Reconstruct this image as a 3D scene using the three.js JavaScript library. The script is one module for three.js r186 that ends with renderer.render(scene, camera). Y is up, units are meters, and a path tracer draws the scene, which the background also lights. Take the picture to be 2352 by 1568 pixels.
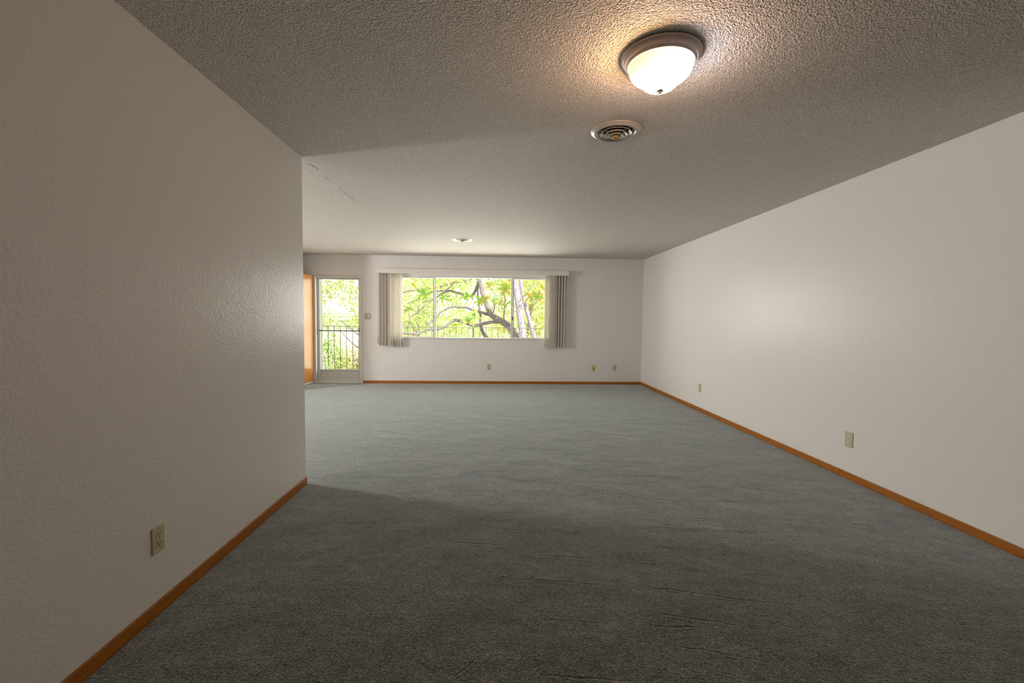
import * as THREE from 'three';
import { mergeGeometries } from 'three/addons/utils/BufferGeometryUtils.js';
import { RoundedBoxGeometry } from 'three/addons/geometries/RoundedBoxGeometry.js';
import { RectAreaLightUniformsLib } from 'three/addons/lights/RectAreaLightUniformsLib.js';

// ------------------------------------------------------------------ renderer, camera, light
const renderer = new THREE.WebGLRenderer({ antialias: true });
renderer.toneMapping = THREE.LinearToneMapping;
renderer.toneMappingExposure = 1.0;
renderer.shadowMap.enabled = true;
RectAreaLightUniformsLib.init();

const scene = new THREE.Scene();
const camera = new THREE.PerspectiveCamera(74.85, 2352 / 1568, 0.05, 300);
camera.position.set(0, 1.2775, 0);
camera.rotation.set(-0.0523, -0.0406, 0.0111, 'YXZ');
scene.add(camera);

const SKY = 1.9, SUN = 8, SIDE_WINDOW = 160, FRONT_WINDOW = 9, DOOR_GLASS = 1.8, WARM = 0.62, COOL = 0.29;

{ // bright, slightly hazy sky
  const w = 128, h = 64, d = new Float32Array(w * h * 4);
  for (let y = 0; y < h; y++) {
    const up = Math.max(0, ((y + 0.5) / h - 0.5) * 2), k = Math.pow(up, 0.6);
    for (let x = 0; x < w; x++) d.set([SKY * (1.0 - 0.22 * k), SKY * (1.0 - 0.12 * k), SKY * (1.0 + 0.08 * k), 1], (y * w + x) * 4);
  }
  const t = new THREE.DataTexture(d, w, h, THREE.RGBAFormat, THREE.FloatType);
  t.mapping = THREE.EquirectangularReflectionMapping; t.magFilter = THREE.LinearFilter; t.needsUpdate = true;
  scene.background = t;
}
const sun = new THREE.DirectionalLight(new THREE.Color(1, 0.95, 0.84), SUN);
sun.name = 'sun';
sun.position.set(8, 16, 1); sun.target.position.set(0, 0, -14); scene.add(sun, sun.target);
sun.castShadow = true; sun.shadow.mapSize.set(2048, 2048);
Object.assign(sun.shadow.camera, { left: -22, right: 22, top: 22, bottom: -22, near: 1, far: 80 });

function daylight(name, w, h, level, color, pos, look) { // daylight entering through a window opening
  const l = new THREE.RectAreaLight(color, level, w, h);
  l.name = name; l.position.set(...pos); l.lookAt(...look); scene.add(l);
}
daylight('side_window_daylight', 0.54, 0.6, SIDE_WINDOW, new THREE.Color(0.99, 0.975, 0.975), [-6.17, 1.62, -5.0], [0, 1.62, -5.0]);
daylight('front_window_daylight', 3.7, 1.7, FRONT_WINDOW, new THREE.Color(1, 0.99, 0.88), [-0.415, 1.42, -9.4], [-0.415, 1.42, 0]);
daylight('door_daylight', 0.74, 1.7, DOOR_GLASS, new THREE.Color(0.98, 1, 0.88), [-2.96, 1.12, -8.655], [-2.96, 1.12, 0]);

// ------------------------------------------------------------------ dimensions (metres)
const H = 2.44, XR = 2.894, XL = -1.4223, ZF = -8.6187, ZL = -3.4, XW = -6.2, ZB = 4.5, WT = 0.2;

// ------------------------------------------------------------------ helpers
function rng(seed) { let s = seed >>> 0; return () => { s = (s + 0x6d2b79f5) | 0; let t = Math.imul(s ^ (s >>> 15), 1 | s); t = (t + Math.imul(t ^ (t >>> 7), 61 | t)) ^ t; return ((t ^ (t >>> 14)) >>> 0) / 4294967296; }; }
const used = {};
function numbered(name) { const n = used[name] = (used[name] ?? -1) + 1; return n ? name + '_' + String(n).padStart(3, '0') : name; }
function shade(o) { o.traverse((m) => { if (m.isMesh) { m.castShadow = true; m.receiveShadow = true; } }); return o; }
function thing(name, label, category, [x, y, z] = [0, 0, 0], turn = 0, group) {
  const o = new THREE.Group(); o.name = numbered(name); o.position.set(x, y, z); o.rotation.y = turn;
  o.userData = { label, category }; if (group) o.userData.group = group;
  scene.add(o); return o;
}
function struct(name, label, pos = [0, 0, 0], turn = 0) {
  const o = new THREE.Group(); o.name = numbered(name); o.position.set(...pos); o.rotation.y = turn;
  o.userData = { kind: 'structure', label }; scene.add(o); return o;
}
function part(name, geo, mat, parent, pos, rot) {
  const m = new THREE.Mesh(Array.isArray(geo) ? (geo.length > 1 ? mergeGeometries(geo.map((g) => g.index ? g.toNonIndexed() : g)) : geo[0]) : geo, mat);
  const taken = new Set(parent.children.map((c) => c.name)); let n = name, k = 0;
  while (taken.has(n)) n = name + '_' + String(++k).padStart(3, '0');
  m.name = n; if (pos) m.position.set(...pos); if (rot) m.rotation.set(...rot);
  m.castShadow = m.receiveShadow = true; parent.add(m); return m;
}
function subgroup(name, parent, pos = [0, 0, 0]) {
  const taken = new Set(parent.children.map((c) => c.name)); let n = name, k = 0;
  while (taken.has(n)) n = name + '_' + String(++k).padStart(3, '0');
  const g = new THREE.Group(); g.name = n; g.position.set(...pos); parent.add(g); return g;
}
// uv in metres from the position, along the axis the face looks to
function metric(g, channel = 'uv') {
  const p = g.attributes.position, n = g.attributes.normal, uv = new Float32Array(p.count * 2);
  for (let i = 0; i < p.count; i++) {
    const ax = Math.abs(n.getX(i)), ay = Math.abs(n.getY(i)), az = Math.abs(n.getZ(i)), x = p.getX(i), y = p.getY(i), z = p.getZ(i);
    const q = ax >= ay && ax >= az ? [z, y] : ay >= az ? [x, z] : [x, y];
    uv[i * 2] = q[0]; uv[i * 2 + 1] = q[1];
  }
  g.setAttribute(channel, new THREE.BufferAttribute(uv, 2)); return g;
}
const box = (x0, x1, y0, y1, z0, z1) => metric(new THREE.BoxGeometry(x1 - x0, y1 - y0, z1 - z0).translate((x0 + x1) / 2, (y0 + y1) / 2, (z0 + z1) / 2));
const rbox = (x0, x1, y0, y1, z0, z1, r = 0.003) => metric(new RoundedBoxGeometry(x1 - x0, y1 - y0, z1 - z0, 2, Math.min(r, (x1 - x0) / 2.01, (y1 - y0) / 2.01, (z1 - z0) / 2.01)).translate((x0 + x1) / 2, (y0 + y1) / 2, (z0 + z1) / 2));
const lathe = (pts, n = 64) => new THREE.LatheGeometry(pts.map(([r, y]) => new THREE.Vector2(r, y)), n);
function taper(points, r0, r1, { along = 0, round = 8, rough = 0.06, seed = 1 } = {}) { // a limb: a tube that gets thinner, a little uneven
  const c = new THREE.CatmullRomCurve3(points.map((p) => new THREE.Vector3(...p)), false, 'centripetal'), n = along || Math.max(6, points.length * 4), R = rng(seed);
  const f = c.computeFrenetFrames(n, false), pos = [], nor = [], uv = [], idx = [], len = c.getLength(), v = new THREE.Vector3();
  for (let i = 0; i <= n; i++) {
    const t = i / n, p = c.getPointAt(t), r = (r0 + (r1 - r0) * t) * (1 + rough * (R() - 0.5) * 2);
    for (let j = 0; j <= round; j++) {
      const a = (j / round) * Math.PI * 2;
      v.copy(f.normals[i]).multiplyScalar(Math.cos(a)).addScaledVector(f.binormals[i], Math.sin(a));
      nor.push(v.x, v.y, v.z); pos.push(p.x + v.x * r, p.y + v.y * r, p.z + v.z * r); uv.push((j / round), t * len * 2);
    }
  }
  for (let i = 0; i < n; i++) for (let j = 0; j < round; j++) { const a = i * (round + 1) + j, b = a + round + 1; idx.push(a, a + 1, b, b, a + 1, b + 1); }
  const g = new THREE.BufferGeometry();
  g.setAttribute('position', new THREE.Float32BufferAttribute(pos, 3)); g.setAttribute('normal', new THREE.Float32BufferAttribute(nor, 3)); g.setAttribute('uv', new THREE.Float32BufferAttribute(uv, 2)); g.setIndex(idx);
  return g;
}

// ------------------------------------------------------------------ computed textures
function blur(src, n, sx, sy = sx) { // three box passes on a torus
  const pass = (a, s, stepA, stepB) => {
    const r = Math.max(0, Math.round(s * 1.0)); if (!r) return a;
    const o = new Float32Array(n * n), k = 1 / (2 * r + 1);
    for (let j = 0; j < n; j++) {
      let sum = 0; for (let i = -r; i <= r; i++) sum += a[j * stepB + ((i + n) % n) * stepA];
      for (let i = 0; i < n; i++) { o[j * stepB + i * stepA] = sum * k; sum += a[j * stepB + ((i + r + 1) % n) * stepA] - a[j * stepB + ((i - r + n) % n) * stepA]; }
    }
    return o;
  };
  let a = src;
  for (let i = 0; i < 2; i++) { a = pass(a, sx, 1, n); a = pass(a, sy, n, 1); }
  return a;
}
function white(n, seed) { const R = rng(seed), a = new Float32Array(n * n); for (let i = 0; i < a.length; i++) a[i] = R() - 0.5; return a; }
function norm(a) { let s = 0; for (const v of a) s += v * v; s = 1 / Math.sqrt(s / a.length || 1); return a.map((v) => v * s); } // to unit deviation
function grey(n, f) { // height map from f(i) in 0..1
  const d = new Uint8Array(n * n * 4);
  for (let i = 0; i < n * n; i++) { const v = Math.max(0, Math.min(255, f(i) * 255)); d[i * 4] = d[i * 4 + 1] = d[i * 4 + 2] = v; d[i * 4 + 3] = 255; }
  return finish(new THREE.DataTexture(d, n, n));
}
function coloured(n, f) {
  const d = new Uint8Array(n * n * 4);
  for (let i = 0; i < n * n; i++) { const c = f(i); for (let k = 0; k < 3; k++) d[i * 4 + k] = Math.max(0, Math.min(255, c[k])); d[i * 4 + 3] = 255; }
  const t = finish(new THREE.DataTexture(d, n, n)); t.colorSpace = THREE.SRGBColorSpace; return t;
}
function finish(t) { t.magFilter = THREE.LinearFilter; t.minFilter = THREE.LinearMipmapLinearFilter; t.generateMipmaps = true; t.wrapS = t.wrapT = THREE.RepeatWrapping; t.needsUpdate = true; return t; }
const per = (t, m, mv = m) => { t.repeat.set(1 / m, 1 / mv); return t; };

const N = 1024;
// ceiling: sprayed texture, lumps of 5 to 10 mm
const cA = norm(blur(white(N, 11), N, 1)), cB = norm(blur(white(N, 12), N, 3)), cC = norm(blur(white(N, 13), N, 30));
const ceilBump = per(grey(N, (i) => { const v = cA[i] * 0.75 + cB[i] * 0.75; return 0.12 + 0.88 * Math.pow(Math.max(0, Math.min(1, 0.38 + v * 0.27)), 1.15); }), 0.86);
const ceilColor = per(coloured(N, (i) => { const k = 1 + 0.08 * Math.max(-2, Math.min(2, cA[i])); return [229 * k, 220 * k, 211 * k]; }), 0.86);
// walls: orange peel under paint
const wA = norm(blur(white(N, 21), N, 2)), wB = norm(blur(white(N, 22), N, 4)), wC = norm(blur(white(N, 23), N, 40));
const wallBump = per(grey(N, (i) => { const v = wA[i] * 0.5 + wB[i] * 0.8 + wC[i] * 0.5; return 0.5 + 0.16 * Math.max(-2, Math.min(2.6, v)); }), 1.0);
// carpet: cut pile
const pA = norm(blur(white(N, 31), N, 1)), pB = norm(blur(white(N, 32), N, 3)), pC = norm(blur(white(N, 33), N, 24, 14)), pD = norm(blur(white(N, 34), N, 90, 50));
const pileBump = per(grey(N, (i) => 0.5 + 0.2 * pA[i] + 0.08 * pB[i] + 0.02 * pC[i]), 0.92);
const pileColor = per(coloured(N, (i) => { const k = 1 + 0.17 * pA[i] + 0.07 * pB[i] + 0.035 * pC[i] + 0.03 * pD[i], w = pB[i] * 4; return [114 * k + w, 118 * k, 113 * k - w * 0.5]; }), 0.92);
// carpet furrows left by the vacuum cleaner, as a normal map of the floor between x -1.5..3, z -6..-1.4
const FX = -1.5, FZ = -6.0, FW = 4.6;
const FURROWS = '0.79 -3.63 1.23 -3.54 1.70 -3.45;0.74 -3.44 1.25 -3.33;1.35 -3.31 2.22 -3.26;0.02 -3.75 0.47 -3.71;0.71 -3.87 1.60 -3.70;0.79 -3.23 1.06 -3.17;0.78 -3.12 1.38 -3.05 2.06 -3.02;-0.20 -3.25 0.42 -3.14;0.46 -3.14 0.77 -3.06;0.02 -3.50 0.59 -3.39;0.04 -2.88 0.31 -2.87;0.40 -2.84 0.61 -2.83;0.70 -2.87 1.13 -2.78 1.54 -2.74;0.73 -2.69 1.19 -2.62 1.76 -2.56;0.77 -2.66 0.97 -2.62;0 -2.65 0.62 -2.56;0.71 -2.48 0.93 -2.42 1.16 -2.37 1.59 -2.31;0.75 -2.51 0.86 -2.49;0.20 -2.48 0.33 -2.59 0.42 -2.66;0.22 -2.34 0.52 -2.30;0.71 -2.29 0.92 -2.25;0.74 -2.25 1.00 -2.19 1.46 -2.11;0.65 -2.07 0.88 -2.01 1.17 -1.93 1.32 -1.90;0.73 -2.04 0.87 -2.02;-0.04 -2.07 0.01 -2.13 0.16 -2.12 0.55 -2.06;0.72 -1.85 0.95 -1.79 1.05 -1.76;0.66 -1.77 0.86 -1.76;0.71 -1.66 0.87 -1.62 1.05 -1.56;0.17 -1.53 0.53 -1.49;0.19 -1.83 0.51 -1.79;-0.14 -1.52 -0.05 -1.62;0.81 -2.92 0.95 -2.90;-0.24 -2.49 0.10 -2.44;0.03 -2.97 0.08 -3.12;0.5 -4.2 1.5 -4.0;0.3 -4.55 1.2 -4.4;0.9 -4.9 1.9 -4.75;0.2 -5.3 1.1 -5.2;0.8 -5.6 1.6 -5.5;0.6 -3.98 1.9 -3.85'
  .split(';').map((l) => l.trim().split(' ').map(Number));
function furrowNormals() {
  const n = 2048, px = FW / n, hgt = new Float32Array(n * n), R = rng(5);
  FURROWS.forEach((f, k) => {
    const depth = 0.006 + 0.006 * R(), w = 0.0045 + 0.003 * R(), pts = [];
    for (let i = 0; i < f.length; i += 2) pts.push(new THREE.Vector3(f[i], 0, f[i + 1]));
    const c = new THREE.CatmullRomCurve3(pts), L = c.getLength(), steps = Math.ceil(L / (px * 1.0)), done = new Map(), ph = R() * 9;
    for (let s = 0; s <= steps; s++) {
      const t = s / steps, p = c.getPointAt(t), amp = depth * Math.min(1, Math.min(t, 1 - t) * 5) * (0.75 + 0.35 * Math.sin(t * 17 + ph));
      const jit = 0.0018 * Math.sin(p.x * 41 + ph * 3) + 0.0012 * Math.sin(p.x * 97 + k), cx = (p.x - FX) / px, cz = (p.z + jit - FZ) / px, rad = Math.ceil((w * 4) / px), ix = Math.round(cx);
      for (let dz = -rad; dz <= rad; dz++) {
        const iz = Math.round(cz) + dz; if (ix < 2 || iz < 2 || ix > n - 3 || iz > n - 3) continue;
        const q = ((iz - cz) * px) / w, v = amp * (-Math.exp(-q * q * 2) + 0.3 * Math.exp(-(q - 1.5) * (q - 1.5)) + 0.12 * Math.exp(-(q + 1.6) * (q + 1.6))), at = iz * n + ix;
        const had = done.get(at); if (had === undefined || Math.abs(v) > Math.abs(had)) done.set(at, v);
      }
    }
    for (const [at, v] of done) hgt[at] += v;
  });
  const lump = norm(blur(white(512, 41), 512, 8, 6)), lump2 = norm(blur(white(512, 42), 512, 22, 16)), d = new Uint8Array(n * n * 4);
  const sm = hgt;
  const at = (x, y) => { const xx = Math.min(n - 1, Math.max(0, x)), yy = Math.min(n - 1, Math.max(0, y)); return sm[yy * n + xx]; };
  for (let y = 0; y < n; y++) for (let x = 0; x < n; x++) {
    const edge = Math.min(1, Math.min(x, y, n - 1 - x, n - 1 - y) / 60), lx = ((x >> 1) % 512), ly = ((y >> 1) % 512), l = (a) => [a[ly * 512 + (lx + 1) % 512] - a[ly * 512 + lx], a[((ly + 1) % 512) * 512 + lx] - a[ly * 512 + lx]];
    const a = l(lump), b = l(lump2);
    let gx = (at(x + 1, y) - at(x - 1, y)) / (2 * px) + (a[0] * 0.2 + b[0] * 0.5), gy = (at(x, y + 1) - at(x, y - 1)) / (2 * px) + (a[1] * 0.2 + b[1] * 0.5);
    gx *= edge; gy *= edge;
    const k = 1 / Math.hypot(gx, gy, 1), i = (y * n + x) * 4;
    d[i] = 127.5 + 127.5 * -gx * k; d[i + 1] = 127.5 + 127.5 * -gy * k; d[i + 2] = 127.5 + 127.5 * k; d[i + 3] = 255;
  }
  const t = finish(new THREE.DataTexture(d, n, n)); t.wrapS = t.wrapT = THREE.ClampToEdgeWrapping; t.channel = 1; return t;
}
// wood grain along v
const gA = norm(blur(white(512, 51), 512, 2, 60)), gB = norm(blur(white(512, 52), 512, 9, 120)), gC = norm(blur(white(512, 53), 512, 1, 14));
const grain = (base, amp) => coloured(512, (i) => { const k = 1 + amp * (0.5 * gA[i] + 0.5 * gB[i] + 0.35 * gC[i]); return base.map((c, j) => c * (j === 0 ? 0.35 + 0.65 * k : k)); });
const turned = (t, a) => { const c = t.clone(); c.rotation = a; c.needsUpdate = true; return c; };
const barkA = norm(blur(white(512, 61), 512, 3, 5)), barkB = norm(blur(white(512, 62), 512, 12, 18));
const bark = (base, amp) => coloured(512, (i) => { const k = 1 + amp * (0.5 * barkA[i] + 0.7 * barkB[i]); return base.map((c) => c * k); });
const barkBump = grey(512, (i) => 0.5 + 0.14 * barkA[i] + 0.1 * barkB[i]);

// ------------------------------------------------------------------ materials
const lin = (r, g, b) => new THREE.Color().setRGB(r, g, b);
const std = (o) => new THREE.MeshStandardMaterial(o), phys = (o) => new THREE.MeshPhysicalMaterial(o);
const M = {
  wall: phys({ name: 'painted_wall', color: lin(0.80, 0.77, 0.73), roughness: 0.3, specularIntensity: 0.32, bumpMap: wallBump, bumpScale: 0.0009 }),
  ceiling: std({ name: 'sprayed_ceiling', map: ceilColor, roughness: 0.7, bumpMap: ceilBump, bumpScale: 0.0065 }),
  carpet: phys({ name: 'carpet', map: pileColor, roughness: 1, sheen: 1.7, sheenColor: lin(0.90, 0.96, 0.96), sheenRoughness: 0.7, bumpMap: pileBump, bumpScale: 0.0042, normalMap: furrowNormals(), normalScale: new THREE.Vector2(1, 1) }),
  trim: std({ name: 'stained_trim', map: per(turned(grain([164, 96, 17], 0.10), Math.PI / 2), 0.5, 0.5), roughness: 0.38 }),
  leafwood: phys({ name: 'varnished_door', map: per(grain([204, 134, 48], 0.05), 0.8, 1.6), roughness: 0.4, clearcoat: 1, clearcoatRoughness: 0.12 }),
  white: std({ name: 'white_enamel', color: lin(0.72, 0.69, 0.65), roughness: 0.45 }),
  doorwhite: std({ name: 'screen_door_enamel', color: lin(0.62, 0.63, 0.61), roughness: 0.42 }),
  alu: std({ name: 'aluminium', color: lin(0.50, 0.49, 0.48), roughness: 0.42, metalness: 0.3 }),
  alusill: std({ name: 'pale_aluminium', color: lin(0.75, 0.74, 0.71), roughness: 0.4, metalness: 0.2 }),
  darkbar: std({ name: 'grey_metal', color: lin(0.17, 0.17, 0.16), roughness: 0.5, metalness: 0.3 }),
  glass: phys({ name: 'window_glass', color: lin(1, 1, 1), transmission: 1, roughness: 0, thickness: 0, ior: 1.45 }),
  vinyl: phys({ name: 'blind_vinyl', color: lin(0.68, 0.635, 0.56), roughness: 0.55, transmission: 0.35, thickness: 0, side: THREE.DoubleSide }),
  valance: std({ name: 'valance_vinyl', color: lin(0.78, 0.73, 0.68), roughness: 0.5 }),
  ivory: std({ name: 'ivory_plastic', color: lin(0.56, 0.49, 0.30), roughness: 0.38 }),
  ivoryLight: std({ name: 'pale_plastic', color: lin(0.72, 0.68, 0.55), roughness: 0.35 }),
  tan: std({ name: 'tan_plate', color: lin(0.40, 0.36, 0.25), roughness: 0.35, metalness: 0.2 }),
  almond: std({ name: 'almond_plastic', color: lin(0.60, 0.50, 0.22), roughness: 0.38 }),
  slot: std({ name: 'dark_slot', color: lin(0.02, 0.016, 0.012), roughness: 0.7 }),
  steel: std({ name: 'screw_steel', color: lin(0.5, 0.48, 0.44), roughness: 0.4, metalness: 0.9 }),
  nickel: std({ name: 'brushed_nickel', color: lin(0.80, 0.69, 0.65), roughness: 0.38, metalness: 0.05 }),
  vent: std({ name: 'vent_enamel', color: lin(0.62, 0.57, 0.5), roughness: 0.32, metalness: 0.1 }),
  duct: std({ name: 'duct_dark', color: lin(0.03, 0.025, 0.02), roughness: 0.8 }),
  knob: std({ name: 'brass_knob', color: lin(0.55, 0.36, 0.13), roughness: 0.4, metalness: 0.3 }),
  iron: std({ name: 'dark_iron', color: lin(0.20, 0.18, 0.15), roughness: 0.6 }),
  concrete: std({ name: 'balcony_concrete', color: lin(0.5, 0.47, 0.43), roughness: 0.9 }),
  stucco: std({ name: 'stucco', color: lin(0.45, 0.44, 0.4), roughness: 0.9, bumpMap: wallBump, bumpScale: 0.004 }),
  greyBark: std({ name: 'grey_bark', map: bark([128, 118, 116], 0.1), roughness: 0.95, bumpMap: barkBump, bumpScale: 0.004 }),
  paleBark: std({ name: 'pale_bark', map: bark([158, 148, 160], 0.07), roughness: 0.9, bumpMap: barkBump, bumpScale: 0.003 }),
  leaf: phys({ name: 'leaf', color: lin(1, 1, 1), roughness: 0.55, transmission: 0.45, thickness: 0, side: THREE.DoubleSide }),
  leafGreen: phys({ name: 'magnolia_leaf', color: lin(0.30, 0.50, 0.07), roughness: 0.5, transmission: 0.4, thickness: 0, side: THREE.DoubleSide }),
  leafLime: phys({ name: 'magnolia_leaf_pale', color: lin(0.50, 0.62, 0.09), roughness: 0.5, transmission: 0.45, thickness: 0, side: THREE.DoubleSide }),
  leafGold: phys({ name: 'magnolia_leaf_gold', color: lin(0.68, 0.50, 0.10), roughness: 0.5, transmission: 0.45, thickness: 0, side: THREE.DoubleSide }),
  ground: std({ name: 'garden_ground', color: lin(0.42, 0.42, 0.26), roughness: 1 }),
  roofing: std({ name: 'roof_shingle', color: lin(0.42, 0.40, 0.38), roughness: 0.95 }),
  housewall: std({ name: 'house_wall', color: lin(0.7, 0.68, 0.64), roughness: 0.9 }),
};

// ------------------------------------------------------------------ the room
{ // floor
  const g = box(XW - 0.2, XR + 0.2, -0.22, 0, ZF - WT, ZB + 0.2), p = g.attributes.position, uv = new Float32Array(p.count * 2);
  for (let i = 0; i < p.count; i++) { uv[i * 2] = (p.getX(i) - FX) / FW; uv[i * 2 + 1] = (p.getZ(i) - FZ) / FW; }
  g.setAttribute('uv1', new THREE.BufferAttribute(uv, 2));
  const o = struct('floor', 'grey green cut pile carpet over the whole room'); part('carpet', g, M.carpet, o);
}
{ const o = struct('ceiling', 'off white sprayed texture ceiling');
  part('ceiling_surface', box(XW - 0.2, XR + 0.2, H, H + 0.25, ZF - WT, ZB + 0.2), M.ceiling, o);
  // taped joint where a wall once ran on: a slightly proud, broken line of filler
  const R = rng(77), segs = [];
  let z = ZL - 0.02;
  while (z > -4.62) { const l = 0.05 + 0.16 * R(); if (R() > 0.15) segs.push(taper([[XL - 0.008 + 0.006 * R(), H, z], [XL - 0.008 + 0.01 * R(), H - 0.001, z - l / 2], [XL - 0.008 + 0.006 * R(), H, z - l]], 0.0035, 0.0025, { along: 4, round: 6, rough: 0.3, seed: 3 + segs.length })); z -= l; }
  part('joint_filler', segs, M.white, o);
}
function pierced(x0, x1, y0, y1, depth, holes) { // a wall with openings, its room face at z = 0
  const s = new THREE.Shape([[x0, y0], [x1, y0], [x1, y1], [x0, y1]].map((p) => new THREE.Vector2(...p)));
  for (const [a, b, c, d] of holes) s.holes.push(new THREE.Path([[a, c], [a, d], [b, d], [b, c]].map((p) => new THREE.Vector2(...p))));
  return metric(new THREE.ExtrudeGeometry(s, { depth, bevelEnabled: false, steps: 1 }).translate(0, 0, -depth));
}
const WIN = [-1.945, 1.112, 0.867, 2.075], DOOR = [-3.405, -2.535, 0.0, 2.032];
{ const o = struct('wall_far', 'white end wall holding the window and the screen door');
  part('wall_surface', pierced(XW - 0.2, XR + 0.2, -0.02, H + 0.02, WT, [WIN, [DOOR[0], DOOR[1], 0.001, DOOR[3]]]), M.wall, o, [0, 0, ZF]); }
{ const o = struct('wall_right', 'long white wall on the right'); part('wall_surface', box(XR, XR + 0.2, -0.02, H + 0.02, ZF - 0.01, ZB), M.wall, o); }
{ const o = struct('wall_left', 'white partition close on the left ending in a square corner');
  part('wall_surface', box(XL - 0.13, XL, -0.02, H + 0.02, ZL, ZB), M.wall, o); }
{ const o = struct('wall_return', 'white wall behind the left partition'); part('wall_surface', box(XW, XL - 0.13, -0.02, H + 0.02, ZL, ZL + 0.13), M.wall, o); }
{ const o = struct('wall_back', 'white wall behind the camera'); part('wall_surface', box(XL - 0.13, XR, -0.02, H + 0.02, ZB, ZB + 0.2), M.wall, o); }
{ const o = struct('wall_side', 'white wall of the dining area with a small window');
  const w = pierced(ZF - 0.01, ZL + 0.13, -0.02, H + 0.02, WT, [[-5.34, -4.66, 1.25, 1.99]]); // drawn in (z, y), then turned to face +x
  const p = w.attributes.position, n = w.attributes.normal;
  for (let i = 0; i < p.count; i++) { const a = p.getX(i), c = p.getZ(i); p.setX(i, c + XW); p.setZ(i, a); const na = n.getX(i), nc = n.getZ(i); n.setX(i, nc); n.setZ(i, na); }
  const arr = w.attributes.position.array, na = w.attributes.normal.array, ua = w.attributes.uv.array;
  for (let t = 0; t < p.count; t += 3) { for (let c = 0; c < 3; c++) { [arr[(t + 1) * 3 + c], arr[(t + 2) * 3 + c]] = [arr[(t + 2) * 3 + c], arr[(t + 1) * 3 + c]]; [na[(t + 1) * 3 + c], na[(t + 2) * 3 + c]] = [na[(t + 2) * 3 + c], na[(t + 1) * 3 + c]]; } for (let c = 0; c < 2; c++) [ua[(t + 1) * 2 + c], ua[(t + 2) * 2 + c]] = [ua[(t + 2) * 2 + c], ua[(t + 1) * 2 + c]]; }
  part('wall_surface', w, M.wall, o);
  const v = struct('window_2', 'small window of the dining area');
  part('frame', [box(XW - 0.08, XW - 0.03, 1.25, 1.29, -5.34, -4.66), box(XW - 0.08, XW - 0.03, 1.95, 1.99, -5.34, -4.66), box(XW - 0.08, XW - 0.03, 1.29, 1.95, -5.34, -5.3), box(XW - 0.08, XW - 0.03, 1.29, 1.95, -4.7, -4.66)], M.alusill, v);
  part('pane', box(XW - 0.058, XW - 0.054, 1.29, 1.95, -5.3, -4.7), M.glass, v);
}
{ const o = struct('wall_entry', 'short white wall behind the open wooden door'); part('wall_surface', box(-3.70, -3.585, -0.02, H + 0.02, ZF - 0.01, -7.45), M.wall, o); }
{ // baseboards
  const t = 0.011, h = 0.056, r = struct('baseboard_right', 'orange brown stained baseboard along the right wall');
  part('board', rbox(XR - t, XR, 0, h, -3.5395, ZB, 0.003), M.trim, r);
  part('board', rbox(XR - t, XR, 0, h, ZF, -3.5415, 0.003), M.trim, r);
  const f = struct('baseboard_far', 'orange brown stained baseboard under the window');
  part('board', rbox(-2.502, 0.399, 0, h - 0.003, ZF, ZF + t, 0.003), M.trim, f);
  part('board', rbox(0.4, XR - t, 0, h - 0.003, ZF, ZF + t, 0.003), M.trim, f);
  const l = struct('baseboard_left', 'orange brown stained baseboard along the left partition');
  part('board', rbox(XL, XL + t, 0, h + 0.003, ZL + 0.001, ZB, 0.003), M.trim, l);
}

// ------------------------------------------------------------------ main window
{ const o = struct('window_1', 'wide aluminium slider window with three panes', [0, 0, ZF]), [x0, x1, y0, y1] = WIN, f = 0.03, za = -0.085, zb = 0.006;
  part('head', [box(x0, x1, y1 - 0.04, y1, za, zb - 0.012), rbox(x0 - 0.012, x1 + 0.012, y1 - 0.012, y1 + 0.01, 0, 0.006, 0.002)], M.alusill, o);
  part('sill', [rbox(x0, x1, y0, y0 + 0.024, za, zb, 0.003), rbox(x0 - 0.012, x1 + 0.012, y0 - 0.004, y0 + 0.008, -0.005, 0.014, 0.002)], M.alusill, o);
  part('jamb', rbox(x0, x0 + f, y0 + 0.024, y1 - 0.04, za, zb, 0.003), M.alusill, o);
  part('jamb', rbox(x1 - f, x1, y0 + 0.024, y1 - 0.04, za, zb, 0.003), M.alusill, o);
  const gy0 = y0 + 0.024, gy1 = y1 - 0.04, m1 = -1.146, m2 = 0.352;
  for (const [m, s] of [[m1, -1], [m2, 1]]) {
    part('mullion', [rbox(m - 0.027, m - 0.003, gy0, gy1, s < 0 ? -0.05 : -0.03, s < 0 ? -0.022 : -0.006, 0.003), rbox(m + 0.002, m + 0.026, gy0, gy1, s < 0 ? -0.03 : -0.05, s < 0 ? -0.006 : -0.022, 0.003)], M.alu, o);
    const l = part('latch', rbox(-0.009, 0.009, -0.035, 0.035, 0, 0.016, 0.004), M.iron, o, [m - 0.012 * 1 + (s < 0 ? 0 : 0.004), 1.275, s < 0 ? -0.024 : -0.008]); l.userData.label = 'dark latch';
  }
  for (const [a, b, z] of [[x0 + f, m1 - 0.02, -0.036], [x1 - f, m2 + 0.02, -0.036]]) { const lo = Math.min(a, b), hi = Math.max(a, b);
    part('sash', [box(lo, hi, gy0, gy0 + 0.012, z - 0.012, z + 0.012), box(lo, hi, gy1 - 0.012, gy1, z - 0.012, z + 0.012), a === lo ? box(lo, lo + 0.022, gy0, gy1, z - 0.012, z + 0.012) : box(hi - 0.022, hi, gy0, gy1, z - 0.012, z + 0.012)], M.alu, o);
    part('pane', box(lo, hi, gy0 + 0.01, gy1 - 0.01, z - 0.002, z + 0.002), M.glass, o); }
  part('pane', box(m1, m2, gy0, gy1, -0.058, -0.054), M.glass, o);
}

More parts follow.
